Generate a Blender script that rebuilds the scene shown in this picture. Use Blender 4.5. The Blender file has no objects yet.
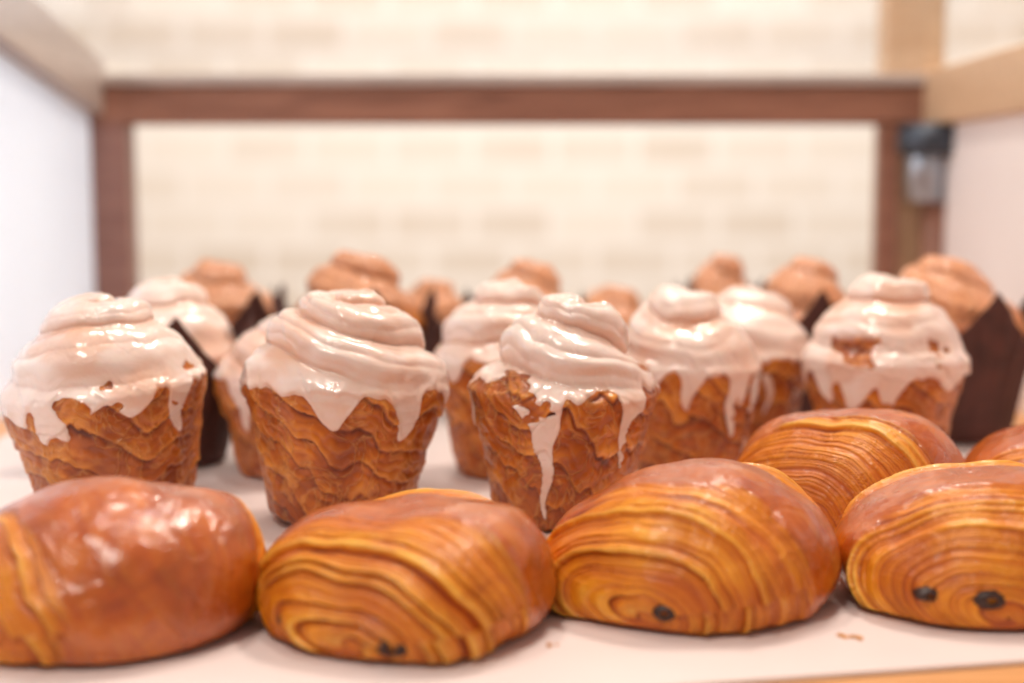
import bpy, math
import numpy as np
from mathutils import Vector

scene = bpy.context.scene
scene.view_settings.view_transform = 'Standard'
scene.view_settings.look = 'None'

# ------------------------------------------------------------------ noise
def _h(ix, iy, iz, seed):
    x = (ix.astype(np.int64)*374761393 + iy.astype(np.int64)*668265263 + iz.astype(np.int64)*2147483647 + seed*974634777) & 0xffffffff
    x = ((x ^ (x >> 13))*1274126177) & 0xffffffff
    x = ((x ^ (x >> 16))*2246822519) & 0xffffffff
    x = x ^ (x >> 15)
    return (x & 0xffffff)/float(0xffffff)
def vnoise(x, y, z, seed=0):
    x, y, z = np.broadcast_arrays(np.asarray(x, float), np.asarray(y, float), np.asarray(z, float))
    ix, iy, iz = np.floor(x).astype(int), np.floor(y).astype(int), np.floor(z).astype(int)
    fx, fy, fz = x-ix, y-iy, z-iz
    fx = fx*fx*(3-2*fx); fy = fy*fy*(3-2*fy); fz = fz*fz*(3-2*fz)
    r = 0
    for a in (0, 1):
        for b in (0, 1):
            for c in (0, 1):
                wt = (fx if a else 1-fx)*(fy if b else 1-fy)*(fz if c else 1-fz)
                r = r + wt*_h(ix+a, iy+b, iz+c, seed)
    return r*2-1
def fbm(x, y, z, seed=0, o=3):
    r = 0; a = 1.0; s = 1.0
    for k in range(o):
        r = r + a*vnoise(x*s, y*s, z*s, seed+k*17); a *= .5; s *= 2.03
    return r/1.75
def sstep(a, b, x):
    t = np.clip((x-a)/(b-a), 0, 1); return t*t*(3-2*t)

# ------------------------------------------------------------------ mesh helpers
def normals(P):
    ds = np.gradient(P, axis=0)
    dp = (np.roll(P, -1, axis=1)-np.roll(P, 1, axis=1))/2
    n = np.cross(ds, dp)
    n /= (np.linalg.norm(n, axis=2, keepdims=True)+1e-12)
    if np.sum(n*(P-P.mean(axis=(0, 1)))) < 0: n = -n
    return n
def grid_mesh(name, P, attrs, mat, top=True):
    n, m, _ = P.shape
    i, j = np.meshgrid(np.arange(n-1), np.arange(m), indexing='ij')
    j2 = (j+1) % m
    q = np.stack([i*m+j, i*m+j2, (i+1)*m+j2, (i+1)*m+j], axis=-1).reshape(-1, 4)
    ds = np.gradient(P, axis=0); dp = (np.roll(P, -1, axis=1)-np.roll(P, 1, axis=1))
    if np.sum(np.cross(dp, ds)*(P-P.mean(axis=(0, 1)))) < 0: q = q[:, ::-1]
    me = bpy.data.meshes.new(name)
    me.vertices.add(n*m); me.vertices.foreach_set('co', P.astype(np.float32).ravel())
    me.loops.add(q.size); me.loops.foreach_set('vertex_index', q.astype(np.int32).ravel())
    me.polygons.add(len(q)); me.polygons.foreach_set('loop_start', np.arange(0, q.size, 4, dtype=np.int32))
    me.polygons.foreach_set('loop_total', np.full(len(q), 4, dtype=np.int32))
    me.polygons.foreach_set('use_smooth', np.ones(len(q), dtype=bool))
    me.update(calc_edges=True)
    for k, v in attrs.items():
        a = me.attributes.new(k, 'FLOAT', 'POINT')
        a.data.foreach_set('value', np.ascontiguousarray(v, dtype=np.float32).ravel())
    me.materials.append(mat)
    ob = bpy.data.objects.new(name, me); scene.collection.objects.link(ob)
    return ob
def box(name, lo, hi, mat, parent=None, bevel=0.0, rotz=0):
    lo = Vector(lo); hi = Vector(hi); c = (lo+hi)/2; d = (hi-lo)/2
    v = [(sx*d.x, sy*d.y, sz*d.z) for sx in (-1, 1) for sy in (-1, 1) for sz in (-1, 1)]
    f = [(0,1,3,2),(4,6,7,5),(0,4,5,1),(2,3,7,6),(0,2,6,4),(1,5,7,3)]
    me = bpy.data.meshes.new(name); me.from_pydata(v, [], f); me.materials.append(mat)
    ob = bpy.data.objects.new(name, me); scene.collection.objects.link(ob); ob.location = c; ob.rotation_euler.z = rotz
    if bevel:
        b = ob.modifiers.new('bevel', 'BEVEL'); b.width = bevel; b.segments = 3
    if parent: ob.parent = parent
    return ob
def beam(name, a, b, wx, wz, mat, parent=None):
    a = Vector(a); b = Vector(b); L = (b-a).length
    ob = box(name, (-wx/2, -L/2, -wz/2), (wx/2, L/2, wz/2), mat, parent, .002)
    ob.location = (a+b)/2; ob.rotation_euler = (b-a).to_track_quat('Y', 'Z').to_euler()
    return ob

# ------------------------------------------------------------------ material helpers
class M:
    def __init__(s, name):
        s.m = bpy.data.materials.new(name); s.m.use_nodes = True; s.t = s.m.node_tree
        s.b = s.t.nodes['Principled BSDF']; s.out = s.t.nodes['Material Output']
        s.tc = s.t.nodes.new('ShaderNodeTexCoord')
    def n(s, ty, **k):
        nd = s.t.nodes.new(ty)
        for a, v in k.items(): setattr(nd, a, v)
        return nd
    def l(s, a, b): s.t.links.new(a, b)
    def noise(s, scale, detail=4, rough=.55, dist=0, stretch=None):
        nd = s.n('ShaderNodeTexNoise'); nd.inputs['Scale'].default_value = scale; nd.inputs['Detail'].default_value = detail
        nd.inputs['Roughness'].default_value = rough; nd.inputs['Distortion'].default_value = dist
        if stretch:
            mp = s.n('ShaderNodeMapping'); mp.inputs['Scale'].default_value = stretch
            s.l(s.tc.outputs['Object'], mp.inputs['Vector']); s.l(mp.outputs[0], nd.inputs['Vector'])
        else: s.l(s.tc.outputs['Object'], nd.inputs['Vector'])
        return nd.outputs['Fac']
    def ramp(s, fac, stops):
        r = s.n('ShaderNodeValToRGB'); e = r.color_ramp.elements
        while len(e) < len(stops): e.new(.5)
        for k, (p, c) in enumerate(stops):
            e[k].position = p; e[k].color = (*c, 1) if len(c) == 3 else c
        s.l(fac, r.inputs[0]); return r.outputs[0]
    def attr(s, name):
        return s.n('ShaderNodeAttribute', attribute_name=name).outputs['Fac']
    def mix(s, fac, a, b, bt='MIX'):
        nd = s.n('ShaderNodeMix', data_type='RGBA', blend_type=bt)
        for sock, v in ((nd.inputs[0], fac), (nd.inputs[6], a), (nd.inputs[7], b)):
            if isinstance(v, (int, float)): sock.default_value = v
            elif isinstance(v, tuple): sock.default_value = (*v, 1)
            else: s.l(v, sock)
        return nd.outputs[2]
    def math(s, op, a, b=0.0, clamp=False):
        nd = s.n('ShaderNodeMath', operation=op, use_clamp=clamp)
        for sock, v in ((nd.inputs[0], a), (nd.inputs[1], b)):
            if isinstance(v, (int, float)): sock.default_value = v
            else: s.l(v, sock)
        return nd.outputs[0]
    def ridged(s, fac, k=8.0):
        return s.math('SUBTRACT', 1.0, s.math('MULTIPLY', s.math('ABSOLUTE', s.math('SUBTRACT', fac, .5)), k), True)
    def bump(s, h, strength=.3, dist=.001, prev=None):
        nd = s.n('ShaderNodeBump'); nd.inputs['Strength'].default_value = strength; nd.inputs['Distance'].default_value = dist
        s.l(h, nd.inputs['Height'])
        if prev: s.l(prev, nd.inputs['Normal'])
        s.l(nd.outputs[0], s.b.inputs['Normal']); s.l(nd.outputs[0], s.b.inputs['Coat Normal']); return nd.outputs[0]
    def set(s, k, v):
        if isinstance(v, (int, float)): s.b.inputs[k].default_value = v
        elif isinstance(v, tuple): s.b.inputs[k].default_value = (*v, 1)
        else: s.l(v, s.b.inputs[k])
def mat_simple(name, col, rough=.5, metal=0, nscale=20, var=.12, bump=.1):
    m = M(name); n = m.noise(nscale)
    d = tuple(c*(1-var) for c in col); e = tuple(min(1, c*(1+var)) for c in col)
    m.set('Base Color', m.ramp(n, [(.3, d), (.7, e)])); m.set('Roughness', rough); m.set('Metallic', metal)
    if bump: m.bump(n, bump, .0005)
    return m.m

# croissant dough of the pains
m = M('baked_laminated_dough')
cr = m.attr('crest'); gl = m.attr('glaze')
n0 = m.noise(14, 3, .5, .5); n1 = m.noise(38, 5, .6, .6); n2 = m.noise(230, 4, .6); n3 = m.noise(55, 4, .6, 1.4)
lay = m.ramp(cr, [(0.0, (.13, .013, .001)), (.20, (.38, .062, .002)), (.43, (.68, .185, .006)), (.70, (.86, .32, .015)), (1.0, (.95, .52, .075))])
lay = m.mix(m.ramp(n1, [(.45, (0, 0, 0)), (.68, (.5, .5, .5))]), lay, (.52, .095, .003))
lay = m.mix(m.ramp(n0, [(.50, (0, 0, 0)), (.74, (.45, .45, .45))]), lay, (.40, .060, .002))
top = m.ramp(n1, [(.25, (.24, .028, .002)), (.5, (.44, .072, .003)), (.75, (.72, .185, .010))])
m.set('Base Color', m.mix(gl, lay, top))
m.set('Roughness', m.math('SUBTRACT', .42, m.math('MULTIPLY', gl, .16)))
m.set('Coat Weight', m.math('ADD', m.math('MULTIPLY', gl, .6), .22, True)); m.set('Coat Roughness', .09)
p = m.bump(n3, .6, .0036); m.bump(n2, .3, .0006, p)
MAT_PAIN = m.m

def cruffin_mat(name, sugar):
    m = M(name)
    cr = m.attr('crest'); ic = m.attr('icing'); th = m.attr('thin_shade')
    n0 = m.noise(17, 3, .5, .6); n1 = m.noise(36, 5, .6, .6); n2 = m.noise(170, 4, .6, .8)
    v = m.ridged(m.noise(42, 3, .5, 1.8, (1, 1, .8)), 18)
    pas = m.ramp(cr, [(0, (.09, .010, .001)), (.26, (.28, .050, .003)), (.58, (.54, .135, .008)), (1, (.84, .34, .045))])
    pas = m.mix(m.ramp(n1, [(.42, (0, 0, 0)), (.7, (.55, .55, .55))]), pas, (.33, .056, .003))
    pas = m.mix(m.ramp(n0, [(.48, (0, 0, 0)), (.70, (.6, .6, .6))]), pas, (.19, .027, .002))
    pas = m.mix(m.math('MULTIPLY', v, .32), pas, (.90, .44, .12))
    if sugar: pas = m.mix(m.math('MULTIPLY', m.attr('sugar'), m.math('MULTIPLY', n2, sugar)), pas, (.82, .42, .24))
    ice = m.ramp(n1, [(.3, (.86, .66, .57)), (.7, (.94, .81, .75))])
    ice = m.mix(th, ice, (.74, .36, .20))
    fac = m.ramp(ic, [(.30, (0, 0, 0)), (.65, (1, 1, 1))])
    m.set('Base Color', m.mix(fac, pas, ice))
    m.set('Roughness', m.ramp(ic, [(.3, (.38,)*3), (.6, (.28,)*3)]))
    m.set('Coat Weight', m.math('ADD', m.math('MULTIPLY', fac, .6), .3)); m.set('Coat Roughness', .10)
    m.set('Subsurface Weight', m.math('MULTIPLY', fac, .12)); m.b.inputs['Subsurface Scale'].default_value = .003
    inv = m.math('SUBTRACT', 1.12, fac)
    h = m.math('MULTIPLY', m.math('ADD', m.math('MULTIPLY', n2, .7), m.math('MULTIPLY', v, .7)), inv)
    m.bump(h, .7, .0011)
    return m.m
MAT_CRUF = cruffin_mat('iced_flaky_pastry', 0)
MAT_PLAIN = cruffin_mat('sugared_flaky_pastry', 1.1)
MAT_LINER = mat_simple('brown_baking_paper', (.075, .022, .016), .7, 0, 60, .3, .3)
MAT_CHOC = mat_simple('dark_chocolate', (.040, .016, .012), .45, 0, 300, .4, .4)
MAT_CRUMB = mat_simple('crumb_crust', (.62, .26, .06), .6, 0, 300, .3)

def tilt(P, ax, ay, rz):
    cx, sx, cy, sy, cz, sz = math.cos(ax), math.sin(ax), math.cos(ay), math.sin(ay), math.cos(rz), math.sin(rz)
    Rz = np.array([[cz,-sz,0],[sz,cz,0],[0,0,1]]); Rx = np.array([[1,0,0],[0,cx,-sx],[0,sx,cx]]); Ry = np.array([[cy,0,sy],[0,1,0],[-sy,0,cy]])
    return P @ (Ry@Rx@Rz).T

# ------------------------------------------------------------------ pain au chocolat
def pain(x0, y0, w, h, L, rot, seed, N=7, ox=-.15, lay_t=.40, choc=(), shear=1.7, pz=.12):
    n, mm = 460, 420
    t = np.linspace(.002, math.pi-.002, n)[:, None]; ph = np.linspace(0, 2*math.pi, mm, endpoint=False)[None, :]
    c, sn = np.cos(t), np.sin(t)
    r = sn**.70
    y = -c*L + 0*ph
    sg = lambda a, e: np.sign(a)*np.abs(a)**e
    cx, cz = sg(np.cos(ph), .84), sg(np.sin(ph), .96)
    front = (c > 0)*1.0
    x = w*r*cx + ox*w*(1-r)*front
    z0 = .30*h; zc = z0*(1-front*(1-pz/.30)*(1-r)**.8)
    z = zc + np.where(cz > 0, (h-z0)*r*cz, z0*1.9*r*cz)
    z = z*(1-.10*np.clip(-x/w, -1, 1))          # one shoulder sits lower
    P = np.stack([x, y, z], -1)
    nrm = normals(P)
    u, v, k = P[..., 0]*20, P[..., 1]*20, P[..., 2]*20
    warp = fbm(u, v, k, seed, 2)
    P = P + nrm*(warp*.0070)[..., None]
    tt = np.minimum(t, math.pi-t)/math.pi + 0*ph
    sh = shear*r*np.cos(ph-.35)*np.clip(np.sin(ph)+.6, 0, 1)
    jag = fbm(u*6, v*6, k*6, seed+61, 2)
    ph_n = N*(tt/.5) + (ph/(2*math.pi)*np.where(t < math.pi/2, 1, -1)) + sh + 1.1*fbm(u*.8, v*.8, k*.8, seed+5, 2) + .34*fbm(u*2.6, v*2.6, k*2.6, seed+8, 2) + .07*jag
    ph_n = ph_n + .30*np.sin(2*math.pi*ph_n*.37+seed)
    f = ph_n % 1.0
    idx = np.floor(ph_n)
    rnd = _h(idx, idx*0, idx*0, seed+3)
    patch = sstep(-.35, .25, fbm(u*1.3, v*1.3, k*1.3, seed+29, 2)+ (rnd-.5)*.8)
    lip = sstep(0, .08, f)*(1-sstep(.08, 1.0, f))**.6
    rim = np.exp(-((f-.10)/.07)**2)
    groove = np.exp(-(np.minimum(f, 1-f)/.06)**2)
    f2 = (ph_n*3.0+.7*warp + rnd) % 1.0
    fine = sstep(0, .2, f2)*(1-f2)**.7*1.25
    f3 = (ph_n*7.3+1.2*fbm(u*2, v*2, k*2, seed+2, 2)) % 1.0
    hair = np.sin(math.pi*f3)
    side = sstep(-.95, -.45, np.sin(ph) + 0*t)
    pole = sstep(.0, .03, tt)
    flakeedge = fbm(u*3.3, v*3.3, k*3.3, seed+19, 3)
    layered = 1-sstep(lay_t-.018, lay_t+.008, tt + .085*fbm(u*.8, v*.8, k*.8, seed+9, 3) + .006*jag)
    disp = layered*pole*(lip*.0030*(.3+.9*rnd)*(.25+.75*patch) - .0013 - groove*.0007*patch + fine*.00085 + .00035*hair + .0007*flakeedge + .0003*jag)*(.35+.65*side) + (1-layered)*(.0012 + .0018*fbm(u*1.8, v*1.8, k*1.8, seed+11, 3))
    P = P + nrm*disp[..., None]
    P[..., 2] = np.where(P[..., 2] < .003, .003*np.exp(np.minimum(0, (P[..., 2]-.003)*120)), P[..., 2])
    crest = .18 + (.36*lip + .28*rim*(.3+rnd))*(.35+.65*patch) + .22*fine*(.5+.5*lip) + .14*hair + .22*flakeedge + .12*warp - .25*groove*patch  # groove shade between the layers is painted into the colour here
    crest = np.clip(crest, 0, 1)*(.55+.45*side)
    glaze = np.clip(1-layered, 0, 1)*(.70+.30*np.clip(.5+flakeedge, 0, 1))
    Pm = P.copy()
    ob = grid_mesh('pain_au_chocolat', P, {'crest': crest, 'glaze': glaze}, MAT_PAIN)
    ob.location = (x0, y0, .0025); ob.rotation_euler.z = rot
    half = Pm[:n//2].reshape(-1, 3)
    for q, (a, b, rx) in enumerate(choc):
        d = (half[:, 0]-a*w)**2 + (half[:, 2]-b*h)**2 + (half[:, 1] > 0)*1
        pnt = half[np.argmin(d)]
        s = np.linspace(.05, math.pi-.05, 30)[:, None]; pp = np.linspace(0, 2*math.pi, 40, endpoint=False)[None, :]
        rr = np.sin(s)**.45
        X = rx*rr*np.cos(pp); Z = rx*.62*rr*np.sin(pp); Y = -.012*np.cos(s)+0*pp
        C = np.stack([X, Y, Z], -1); C += (fbm(X*110, Y*110, Z*110, seed+q, 2)*.0013)[..., None]
        co = grid_mesh('chocolate_stick', C, {}, MAT_CHOC); co.parent = ob
        co.location = (pnt[0], pnt[1]+.0102, pnt[2]); co.rotation_euler.z = -rot*.5
    return ob
R = math.radians
pain(-.190, .650, .070, .066, .070, R(-46), 11, 9, -.2, .29)
pain(-.050, .657, .070, .057, .067, R(-22), 23, 9, .05, .385, ((.34, .15, .0090), (-.45, .22, .0055)))
pain( .089, .696, .072, .063, .068, R(-24), 37, 10, -.05, .385, ((.10, .17, .0075),))
pain( .231, .697, .069, .060, .065, R(-4), 41, 10, .0, .40, ((-.12, .26, .0090), (-.50, .27, .0070)))
pain( .203, .848, .068, .069, .060, R(-34), 53, 10, -.15, .37)
pain( .348, .862, .066, .060, .060, R(-15), 67, 9, -.1, .36)

# ------------------------------------------------------------------ cruffins
PROF = np.array([(0.004,0),(.40,0),(.60,0),(.69,.015),(.735,.07),(.79,.2),(.86,.35),(.94,.49),(.99,.58),(.985,.65),(.92,.73),(.80,.81),(.64,.88),(.44,.945),(.22,.985),(.004,1.0)])
def prof(n):
    d = np.r_[0, np.cumsum(np.linalg.norm(np.diff(PROF, axis=0), axis=1))]; d /= d[-1]
    s = np.linspace(0, 1, n*4)
    a = np.interp(s, d, PROF[:, 0]); b = np.interp(s, d, PROF[:, 1])
    k = np.hanning(int(n*.22) | 1); k /= k.sum(); pad = len(k)//2
    def sm(v):
        vv = np.r_[2*v[0]-v[pad:0:-1], v, 2*v[-1]-v[-2:-pad-2:-1]]
        return np.convolve(vv, k, 'valid')
    a = np.maximum(sm(a), .003); b = sm(b); b = (b-b[0])/(b[-1]-b[0])
    return a[::4], b[::4]
def cruffin_surface(R0, H, seed, n, mm, iced, turns, apex, edge, drips, cone, swirl):
    a, b = prof(n); a = a[:, None]; b = b[:, None]
    ph = np.linspace(0, 2*math.pi, mm, endpoint=False)[None, :]
    up = sstep(.60, 1.0, b)
    a2 = a*(1-cone*np.sin(np.clip((b-.6)/.4, 0, 1)*math.pi)*.28)
    lob = fbm(1.3*np.cos(ph)+5, 1.3*np.sin(ph), b*1.5, seed, 2)
    rr = a2*R0*(1+.08*lob)
    X = rr*np.cos(ph) + up*apex[0]*R0; Y = rr*np.sin(ph) + up*apex[1]*R0; Z = b*H*(1+.04*lob*up*np.clip(a*2, 0, 1)) + 0*ph
    P = np.stack([X, Y, Z], -1); nrm = normals(P)
    dome = sstep(.60, .74, b) + 0*ph
    uu = np.clip((b-.58)/.42, 0, 1)
    arc = (1-a2)*(b > .58)
    wn = fbm(X*28, Y*28, Z*28, seed+4, 3)
    tiltq = .34*np.sin(ph+seed*1.7)*(1-uu)*uu*3
    q = ph/(2*math.pi) + turns*(arc*.8+uu*.2) + .20*wn + tiltq
    f = q % 1.0
    bul = np.sin(math.pi*f**.75)**.75
    q2 = (q*2.7 + .35*wn) % 1.0
    bul2 = np.sin(math.pi*q2)
    polef = sstep(.02, .16, a)
    sw = polef*dome*((bul-.6)*swirl + (bul2-.5)*swirl*.16)*R0*(1-.25*uu) * (.8+.4*vnoise(q*.9, 0*q, 0*q, seed+55))
    ph2 = Z/H*6.5 + ph/(2*math.pi)*2 + .9*np.sin(ph+seed) + 1.5*fbm(1.5*np.cos(ph), 1.5*np.sin(ph), b*1.6, seed+7, 2) + .40*fbm(5*np.cos(ph), 5*np.sin(ph), b*5, seed+6, 3)
    f2 = ph2 % 1.0; id2 = np.floor(ph2); r2 = _h(id2, id2*0, id2*0, seed+1)
    lam = sstep(0, .07, f2)*(1-f2)**.6
    rim2 = np.exp(-((f2-.09)/.06)**2)
    grv = np.exp(-(np.minimum(f2, 1-f2)/.06)**2)
    f4 = (ph2*3.2 + .5*wn) % 1.0; lam2 = np.sin(math.pi*f4**.6)
    wr = np.clip(1-np.abs(fbm(X*55+9, Y*55, Z*70, seed+15, 3))*3.2, 0, 1)
    wr3 = fbm(X*120, Y*120, Z*120, seed+16, 2)
    body = (1-dome*.7)
    flake = body*(lam*.0025*(.3+.9*r2) + lam2*.0005 + wr*.0011 + wr3*.0007 - .0018)
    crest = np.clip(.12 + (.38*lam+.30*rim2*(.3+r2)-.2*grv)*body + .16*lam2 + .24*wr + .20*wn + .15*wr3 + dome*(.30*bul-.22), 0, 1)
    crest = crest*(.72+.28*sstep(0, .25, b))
    ice = np.zeros_like(X); thin_shade = np.zeros_like(X)
    if iced:
        an = ph*1.0
        e = edge + .05*fbm(2.2*np.cos(an)+3, 2.2*np.sin(an), 0*an, seed+20, 3) + .026*fbm(9*np.cos(an)+3, 9*np.sin(an), b*3, seed+22, 2) + 0*b
        hsh = np.random.RandomState(seed)
        dl = list(drips) + [(hsh.uniform(0, 360), hsh.uniform(.03, .20), hsh.uniform(3.5, 9)) for _ in range(9)]
        for (ang, A, wd) in dl:
            d = (np.degrees(an)-ang + 180) % 360 - 180
            d = d + 2.5*np.sin(b*22+ang)
            e = e - A*np.exp(-np.abs(d/wd)**2.2)
        m0 = b - e
        ice = sstep(-.004, .018, m0)
        hn = fbm(X*30, Y*30, Z*42, seed+31, 4)
        hole = sstep(.30, .38, hn)*(1-sstep(.66, .78, b))
        ice = ice*(1-hole)
        thin_shade = np.clip(.40*sstep(.05, .40, fbm(X*24, Y*24, Z*36, seed+33, 3)) + .32*np.exp(-np.abs(m0)/.03) + .60*(1-bul)**1.4*dome*polef + .12*(1-bul2)*dome, 0, .75)  # thin icing patches, plus shade painted into the swirl creases
        bead = np.exp(-((m0-.022)/.018)**2)*(1-hole)
        thick = ice*(.0012+.0009*vnoise(X*50, Y*50, Z*50, seed+2)) + bead*.0007
        flake = flake*(1-.55*ice) + thick
    P = P + nrm*(sw+flake)[..., None]
    P[..., 2] = np.maximum(P[..., 2], 0)
    return P, crest, ice, dome, thin_shade
def cruffin(x0, y0, R0, H, seed, rot=0, tx=0, ty=0, iced=True, turns=2.6, apex=(0.05, 0), edge=.62, drips=(), cone=.4, swirl=.16, liner=False, res=(340, 400)):
    P, crest, ice, dome, thin_shade = cruffin_surface(R0, H, seed, res[0], res[1], iced, turns, apex, edge, drips, cone, swirl)
    Q = tilt(P, R(tx), R(ty), R(rot)); zmin = Q[..., 2].min(); Q[..., 2] -= zmin
    nm = 'iced_cruffin' if iced else 'sugared_cruffin'
    at = {'crest': crest, 'icing': ice, 'sugar': dome, 'thin_shade': thin_shade}
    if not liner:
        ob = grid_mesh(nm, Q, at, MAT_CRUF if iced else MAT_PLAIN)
        ob.location = (x0, y0, .003); return ob
    root = bpy.data.objects.new(nm, None); scene.collection.objects.link(root); root.location = (x0, y0, .0045)
    ob = grid_mesh('pastry', Q, at, MAT_CRUF if iced else MAT_PLAIN); ob.parent = root
    n, mm = 60, 240
    s = np.linspace(0, 1, n)[:, None]; p = np.linspace(0, 2*math.pi, mm, endpoint=False)[None, :]
    pt = np.abs(((p*4/(2*math.pi)+seed*.37) % 1)-.5)*2
    ztop = H*(.50 + .34*pt**1.6)
    zz = s*ztop
    base = np.interp(zz/H, b_ref, a_ref)
    base = np.where(zz/H > .5, .98+(zz/H-.5)*.35, base)
    pleat = .02*np.sin(p*26+seed)*s
    rad = R0*(base*1.05 + .04 + pleat) + .0015
    W = np.stack([rad*np.cos(p), rad*np.sin(p), zz+0*p], -1)
    W = tilt(W, R(tx), R(ty), R(rot)); W[..., 2] -= zmin
    W[..., 2] = np.maximum(W[..., 2], -.001)
    lo = grid_mesh('tulip_liner', W, {}, MAT_LINER); lo.parent = root
    so = lo.modifiers.new('thickness', 'SOLIDIFY'); so.thickness = .0006; so.offset = 1
    return root
_a, _b = prof(300); k0 = int(np.argmax(_b > .02))
a_ref = np.r_[_a[k0], _a[k0:]]; b_ref = np.r_[0, _b[k0:]]

# front iced row  (angles: 270 deg faces the viewer)
cruffin(-.245, .872, .063, .132, 3, tx=4, ty=-5, turns=2.4, apex=(.02, -.03), edge=.58, drips=((262, .16, 13), (300, .08, 10), (330, .25, 6), (220, .05, 15)), cone=.6, swirl=.20)
cruffin(-.106, .862, .0610, .137, 8, tx=0, ty=3, turns=2.8, apex=(-.02, 0), edge=.60, drips=((262, .07, 8), (322, .06, 8), (295, .04, 8)), cone=.3, swirl=.19)
cruffin( .029, .858, .0555, .134, 15, tx=2, ty=2, turns=2.2, apex=(.02, 0), edge=.63, drips=((256, .34, 5), (246, .12, 11), (312, .26, 4), (320, .10, 9)), cone=.9, swirl=.22)
# second iced row
cruffin(-.258, 1.050, .054, .134, 21, iced=True, turns=2.4, cone=.5, liner=True)
cruffin(-.158, 1.010, .054, .112, 27, turns=2.6, drips=((240, .12, 10),), cone=.3)
cruffin(-.006, 1.010, .050, .136, 33, turns=2.5, edge=.60, drips=((225, .1, 10), (200, .35, 4)), cone=.45, swirl=.2)
cruffin( .124, .985, .050, .133, 39, turns=2.3, apex=(-.15, 0), edge=.60, drips=((262, .2, 7), (300, .28, 5), (330, .3, 4), (235, .12, 9)), cone=.5, swirl=.22)
cruffin( .178, 1.090, .051, .126, 45, turns=2.4, edge=.58, drips=((285, .3, 4), (315, .25, 4)), cone=.3)
cruffin( .264, 1.005, .057, .139, 51, turns=2.3, apex=(.02, 0), edge=.52, drips=((240, .06, 16), (310, .05, 10)), cone=.6, swirl=.17)
# sugared cruffins in brown tulip papers at the back
bk = dict(iced=False, liner=True, res=(180, 220), swirl=.20)
cruffin(-.262, 1.290, .050, .136, 61, turns=2.2, cone=.3, apex=(-.15, 0), **bk)
cruffin(-.134, 1.210, .058, .146, 67, turns=2.2, cone=.6, apex=(0, 0), **bk)
cruffin( .010, 1.260, .046, .138, 71, turns=2.2, cone=.5, **bk)
cruffin(-.080, 1.400, .044, .112, 73, turns=2.2, cone=.5, **bk)
cruffin( .098, 1.400, .044, .106, 79, turns=2.2, cone=.5, **bk)
cruffin( .205, 1.400, .042, .136, 83, turns=2.0, cone=.8, **bk)
cruffin( .250, 1.230, .048, .142, 89, turns=2.2, cone=.6, apex=(.1, 0), **bk)
cruffin( .362, 1.160, .058, .146, 97, turns=2.2, cone=.5, apex=(-.2, 0), **bk)

# ------------------------------------------------------------------ crumbs on the paper
def crumbs():
    rs = np.random.RandomState(4); V = []; F = []
    spots = [(.150, .628), (.156, .626), (.02, .615), (-.11, .8), (-.175, .8), (.16, .75)]
    for (x, y) in spots:
        for _ in range(2):
            cx, cy = x+rs.normal()*.003, y+rs.normal()*.002; s = rs.uniform(.0006, .0014)
            b = len(V); e = rs.uniform(1, 3); a = rs.uniform(0, 3)
            for (px, py, pz) in [(-e, -1, .0), (e, -1, .0), (e*.8, 1, .0), (-e, 1, .0), (-.6*e, -.5, 1), (.7*e, -.6, .8), (.5*e, .6, 1.1), (-.6*e, .5, .7)]:
                X, Y = px*s, py*s
                V.append((cx+X*math.cos(a)-Y*math.sin(a), cy+X*math.sin(a)+Y*math.cos(a), .0024+pz*s*.8))
            F += [tuple(b+i for i in q) for q in [(0,3,2,1),(4,5,6,7),(0,1,5,4),(1,2,6,5),(2,3,7,6),(3,0,4,7)]]
    me = bpy.data.meshes.new('pastry_crumbs'); me.from_pydata(V, [], F); me.materials.append(MAT_CRUMB)
    scene.collection.objects.link(bpy.data.objects.new('pastry_crumbs', me))
crumbs()

# ------------------------------------------------------------------ display case
def wood(name, c1, c2, rough=.4):
    m = M(name); n = m.noise(6, 6, .6, 1.5, (1, 14, 14)); m.set('Base Color', m.ramp(n, [(.3, c1), (.7, c2)])); m.set('Roughness', rough)
    m.bump(n, .15, .001); return m.m
W_DARK = wood('walnut_frame', (.17, .065, .040), (.34, .15, .095))
W_POST = wood('dark_post', (.20, .09, .07), (.30, .15, .12))
W_LIGHT = wood('light_oak', (.50, .31, .18), (.66, .45, .29))
W_SHELF = wood('orange_oak', (.60, .26, .09), (.78, .40, .16))
W_GREY = wood('weathered_rail', (.36, .29, .26), (.50, .42, .38))
METAL = mat_simple('brushed_steel', (.42, .45, .50), .3, 1, 30, .2, .05)
DARKM = mat_simple('blackened_steel', (.06, .07, .09), .4, .6, 30, .2, .05)
m = M('opal_acrylic'); m.set('Base Color', m.ramp(m.noise(3), [(.3, (.80, .83, .87)), (.7, (.92, .94, .96))])); m.set('Roughness', .3)
tr = m.n('ShaderNodeBsdfTranslucent'); tr.inputs[0].default_value = (.92, .95, 1, 1); mx = m.n('ShaderNodeMixShader'); mx.inputs[0].default_value = .5
m.l(m.b.outputs[0], mx.inputs[1]); m.l(tr.outputs[0], mx.inputs[2]); m.l(mx.outputs[0], m.out.inputs[0]); OPAL = m.m
m = M('opal_acrylic_warm'); m.set('Base Color', m.ramp(m.noise(3), [(.3, (.86, .76, .74)), (.7, (.92, .84, .81))])); m.set('Roughness', .4)
OPALW = m.m
m = M('clear_glass'); gs = m.n('ShaderNodeBsdfGlossy'); gs.inputs['Roughness'].default_value = .15; ts = m.n('ShaderNodeBsdfTransparent'); mx = m.n('ShaderNodeMixShader')
mx.inputs[0].default_value = .14; m.l(ts.outputs[0], mx.inputs[1]); m.l(gs.outputs[0], mx.inputs[2]); m.l(mx.outputs[0], m.out.inputs[0]); GLASS = m.m

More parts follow.
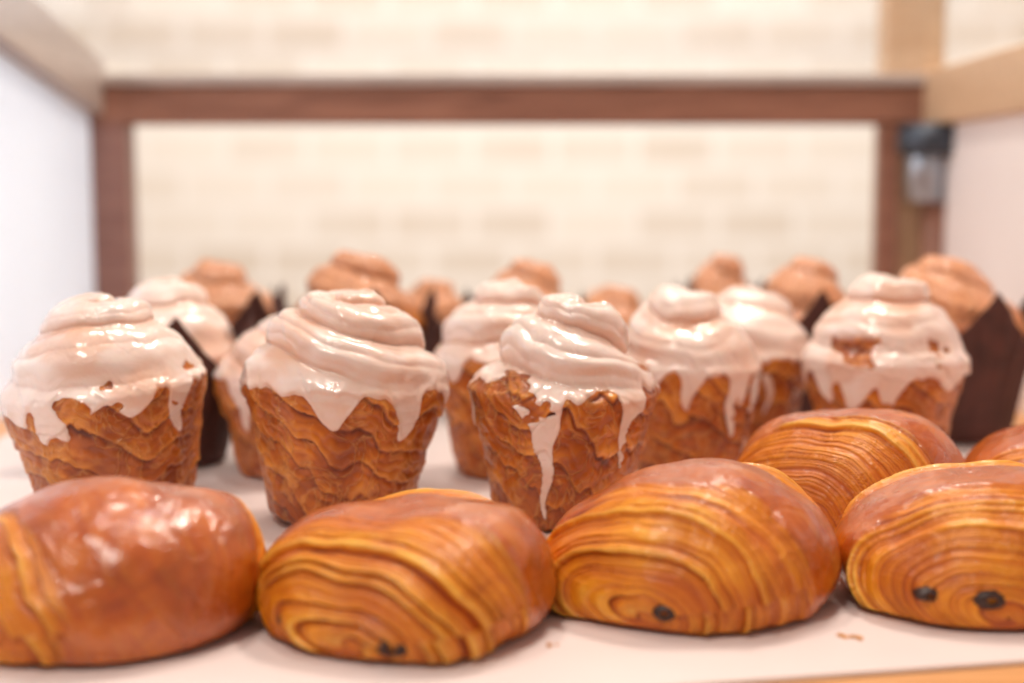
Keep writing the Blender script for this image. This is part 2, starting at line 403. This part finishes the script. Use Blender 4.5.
case = bpy.data.objects.new('display_case', None); scene.collection.objects.link(case)
box('cabinet', (-.52, .47, -.90), (.52, 1.66, -.030), W_SHELF, case)
box('shelf', (-.54, .44, -.028), (.54, 1.68, 0.0), W_SHELF, case, .004)
box('back_top_rail', (-.47, 1.59, .277), (.47, 1.63, .320), W_DARK, case, .003)
box('back_rail_cap', (-.47, 1.585, .320), (.47, 1.635, .332), W_GREY, case, .002)
box('back_post', (-.468, 1.59, .0), (-.427, 1.63, .278), W_POST, case, .003)
box('back_post', (.413, 1.60, .0), (.480, 1.64, .60), W_LIGHT, case, .003)
box('back_bottom_rail', (-.43, 1.60, 0), (.41, 1.63, .03), W_DARK, case, .003)
beam('side_top_rail', (-.472, 1.60, .316), (-.435, .55, .462), .040, .060, W_GREY, case)
box('side_top_rail', (.455, .50, .275), (.49, 1.60, .335), W_LIGHT, case, .003)
box('front_post', (.455, .50, .0), (.49, .535, .275), W_LIGHT, case, .003)
box('front_post', (-.463, .53, .0), (-.433, .56, .44), W_POST, case, .003)
def quad(name, pts, mat, parent):
    me = bpy.data.meshes.new(name); me.from_pydata(pts, [], [tuple(range(len(pts)))]); me.materials.append(mat)
    o = bpy.data.objects.new(name, me); scene.collection.objects.link(o); o.parent = parent
    s = o.modifiers.new('t', 'SOLIDIFY'); s.thickness = .004; return o
quad('side_panel', [(-.472, 1.60, .0), (-.445, .56, .0), (-.445, .56, .43), (-.472, 1.60, .292)], OPAL, case)
box('side_panel', (.470, .53, .0), (.474, 1.60, .275), OPALW, case)
box('top_glass', (-.43, .56, .336), (.455, 1.59, .340), GLASS, case)
def turned(name, prof_, loc, mat, parent):
    p = np.linspace(0, 2*math.pi, 48, endpoint=False)[None, :]
    pr = np.array(prof_); P = np.stack([pr[:, :1]*np.cos(p), pr[:, :1]*np.sin(p), pr[:, 1:2]+0*p], -1)
    o = grid_mesh(name, P, {}, mat); o.location = loc; o.parent = parent; return o
turned('lock_cylinder', [(.0005, -.04), (.020, -.04), (.022, -.038), (.022, .038), (.020, .04), (.0005, .04)], (.452, 1.565, .232), METAL, case)
turned('lock_cap', [(.0005, -.014), (.030, -.014), (.034, -.010), (.034, .016), (.026, .020), (.0005, .020)], (.452, 1.555, .256), DARKM, case)
turned('lower_rod', [(.0005, -.19), (.016, -.19), (.016, 0), (.0005, 0)], (.464, 1.565, .191), W_DARK, case)
box('corner_stile', (.405, 1.585, .0), (.428, 1.60, .275), W_DARK, case)

# parchment sheet: front edge cut at a slight angle
m = M('white_parchment'); n = m.noise(5, 3); m.set('Base Color', m.ramp(n, [(.3, (.74, .62, .59)), (.7, (.82, .71, .68))])); m.set('Roughness', .45)
m.bump(m.noise(9, 2), .3, .003); PARCH = m.m
me = bpy.data.meshes.new('parchment_paper')
top = [(-.42, .455), (.03, .558), (.428, .638), (.428, 1.57), (-.42, 1.57)]
k = len(top)
me.from_pydata([(x, y, .0005) for x, y in top]+[(x, y, .0022) for x, y in top], [], [tuple(range(k))[::-1], tuple(range(k, 2*k))]+[(i, (i+1) % k, (i+1) % k+k, i+k) for i in range(k)])
me.materials.append(PARCH); scene.collection.objects.link(bpy.data.objects.new('parchment_paper', me))

# ------------------------------------------------------------------ room
m = M('cream_brick'); bt = m.n('ShaderNodeTexBrick'); mp = m.n('ShaderNodeMapping'); mp.inputs['Rotation'].default_value = (R(90), 0, 0)
m.l(m.tc.outputs['Object'], mp.inputs['Vector']); m.l(mp.outputs[0], bt.inputs['Vector'])
bt.inputs['Color1'].default_value = (.84, .77, .68, 1); bt.inputs['Color2'].default_value = (.64, .54, .43, 1); bt.inputs['Mortar'].default_value = (.88, .83, .77, 1)
bt.inputs['Scale'].default_value = 1; bt.inputs['Brick Width'].default_value = .24; bt.inputs['Row Height'].default_value = .11; bt.inputs['Mortar Size'].default_value = .014
m.set('Base Color', m.mix(m.math('MULTIPLY', m.noise(3, 3), .7), bt.outputs['Color'], (.86, .81, .75))); m.set('Roughness', .8); BRICK = m.m
PLASTER = mat_simple('warm_plaster', (.85, .80, .75), .8, 0, 4, .03, .1)
FLOORM = wood('floor_boards', (.30, .20, .13), (.42, .29, .19))
box('wall_back', (-2.6, 4.2, -.9), (2.6, 4.3, 2.1), BRICK)
box('wall_left', (-2.7, -1.6, -.9), (-2.6, 4.3, 2.1), PLASTER)
box('wall_right', (2.6, -1.6, -.9), (2.7, 4.3, 2.1), PLASTER)
box('floor', (-2.7, -1.6, -1.0), (2.7, 4.3, -.9), FLOORM)

# ------------------------------------------------------------------ light
w = bpy.data.worlds.new('world'); scene.world = w; w.use_nodes = True
bg = w.node_tree.nodes['Background']; bg.inputs[0].default_value = (1, .92, .85, 1); bg.inputs[1].default_value = .38
def area(name, loc, target, size, power, col):
    l = bpy.data.lights.new(name, 'AREA'); l.shape = 'RECTANGLE'; l.size, l.size_y = size; l.energy = power; l.color = col
    o = bpy.data.objects.new(name, l); scene.collection.objects.link(o); o.location = loc
    o.rotation_euler = (Vector(target)-Vector(loc)).to_track_quat('-Z', 'Y').to_euler(); return o
area('overhead_light', (.35, 1.35, 1.4), (0, .85, 0), (.34, .18), 18, (1, .90, .79))
area('overhead_light', (-.25, 1.15, 1.5), (0, .75, 0), (.12, .12), 8, (1, .90, .80))  # small unseen light added for highlights on the glaze
area('overhead_light', (-.4, .0, 1.5), (0, .8, 0), (.4, .3), 13, (1, .90, .80))
area('window_light', (-1.6, .9, .6), (-.4, .9, .15), (1.2, 1.0), 32, (.88, .94, 1))
area('wall_fill_light', (0, 3.0, 1.9), (0, 4.2, .3), (3, .4), 62, (1, .96, .92))  # unseen fill added to brighten the brick wall

cam = bpy.data.cameras.new('camera'); co = bpy.data.objects.new('camera', cam); scene.collection.objects.link(co)
co.location = (0, 0, .204); co.rotation_euler = (R(90-6.06), 0, 0); cam.lens = 50; cam.sensor_width = 36; cam.clip_start = .01
cam.dof.use_dof = True; cam.dof.focus_distance = .765; cam.dof.aperture_fstop = 2.8
scene.camera = co
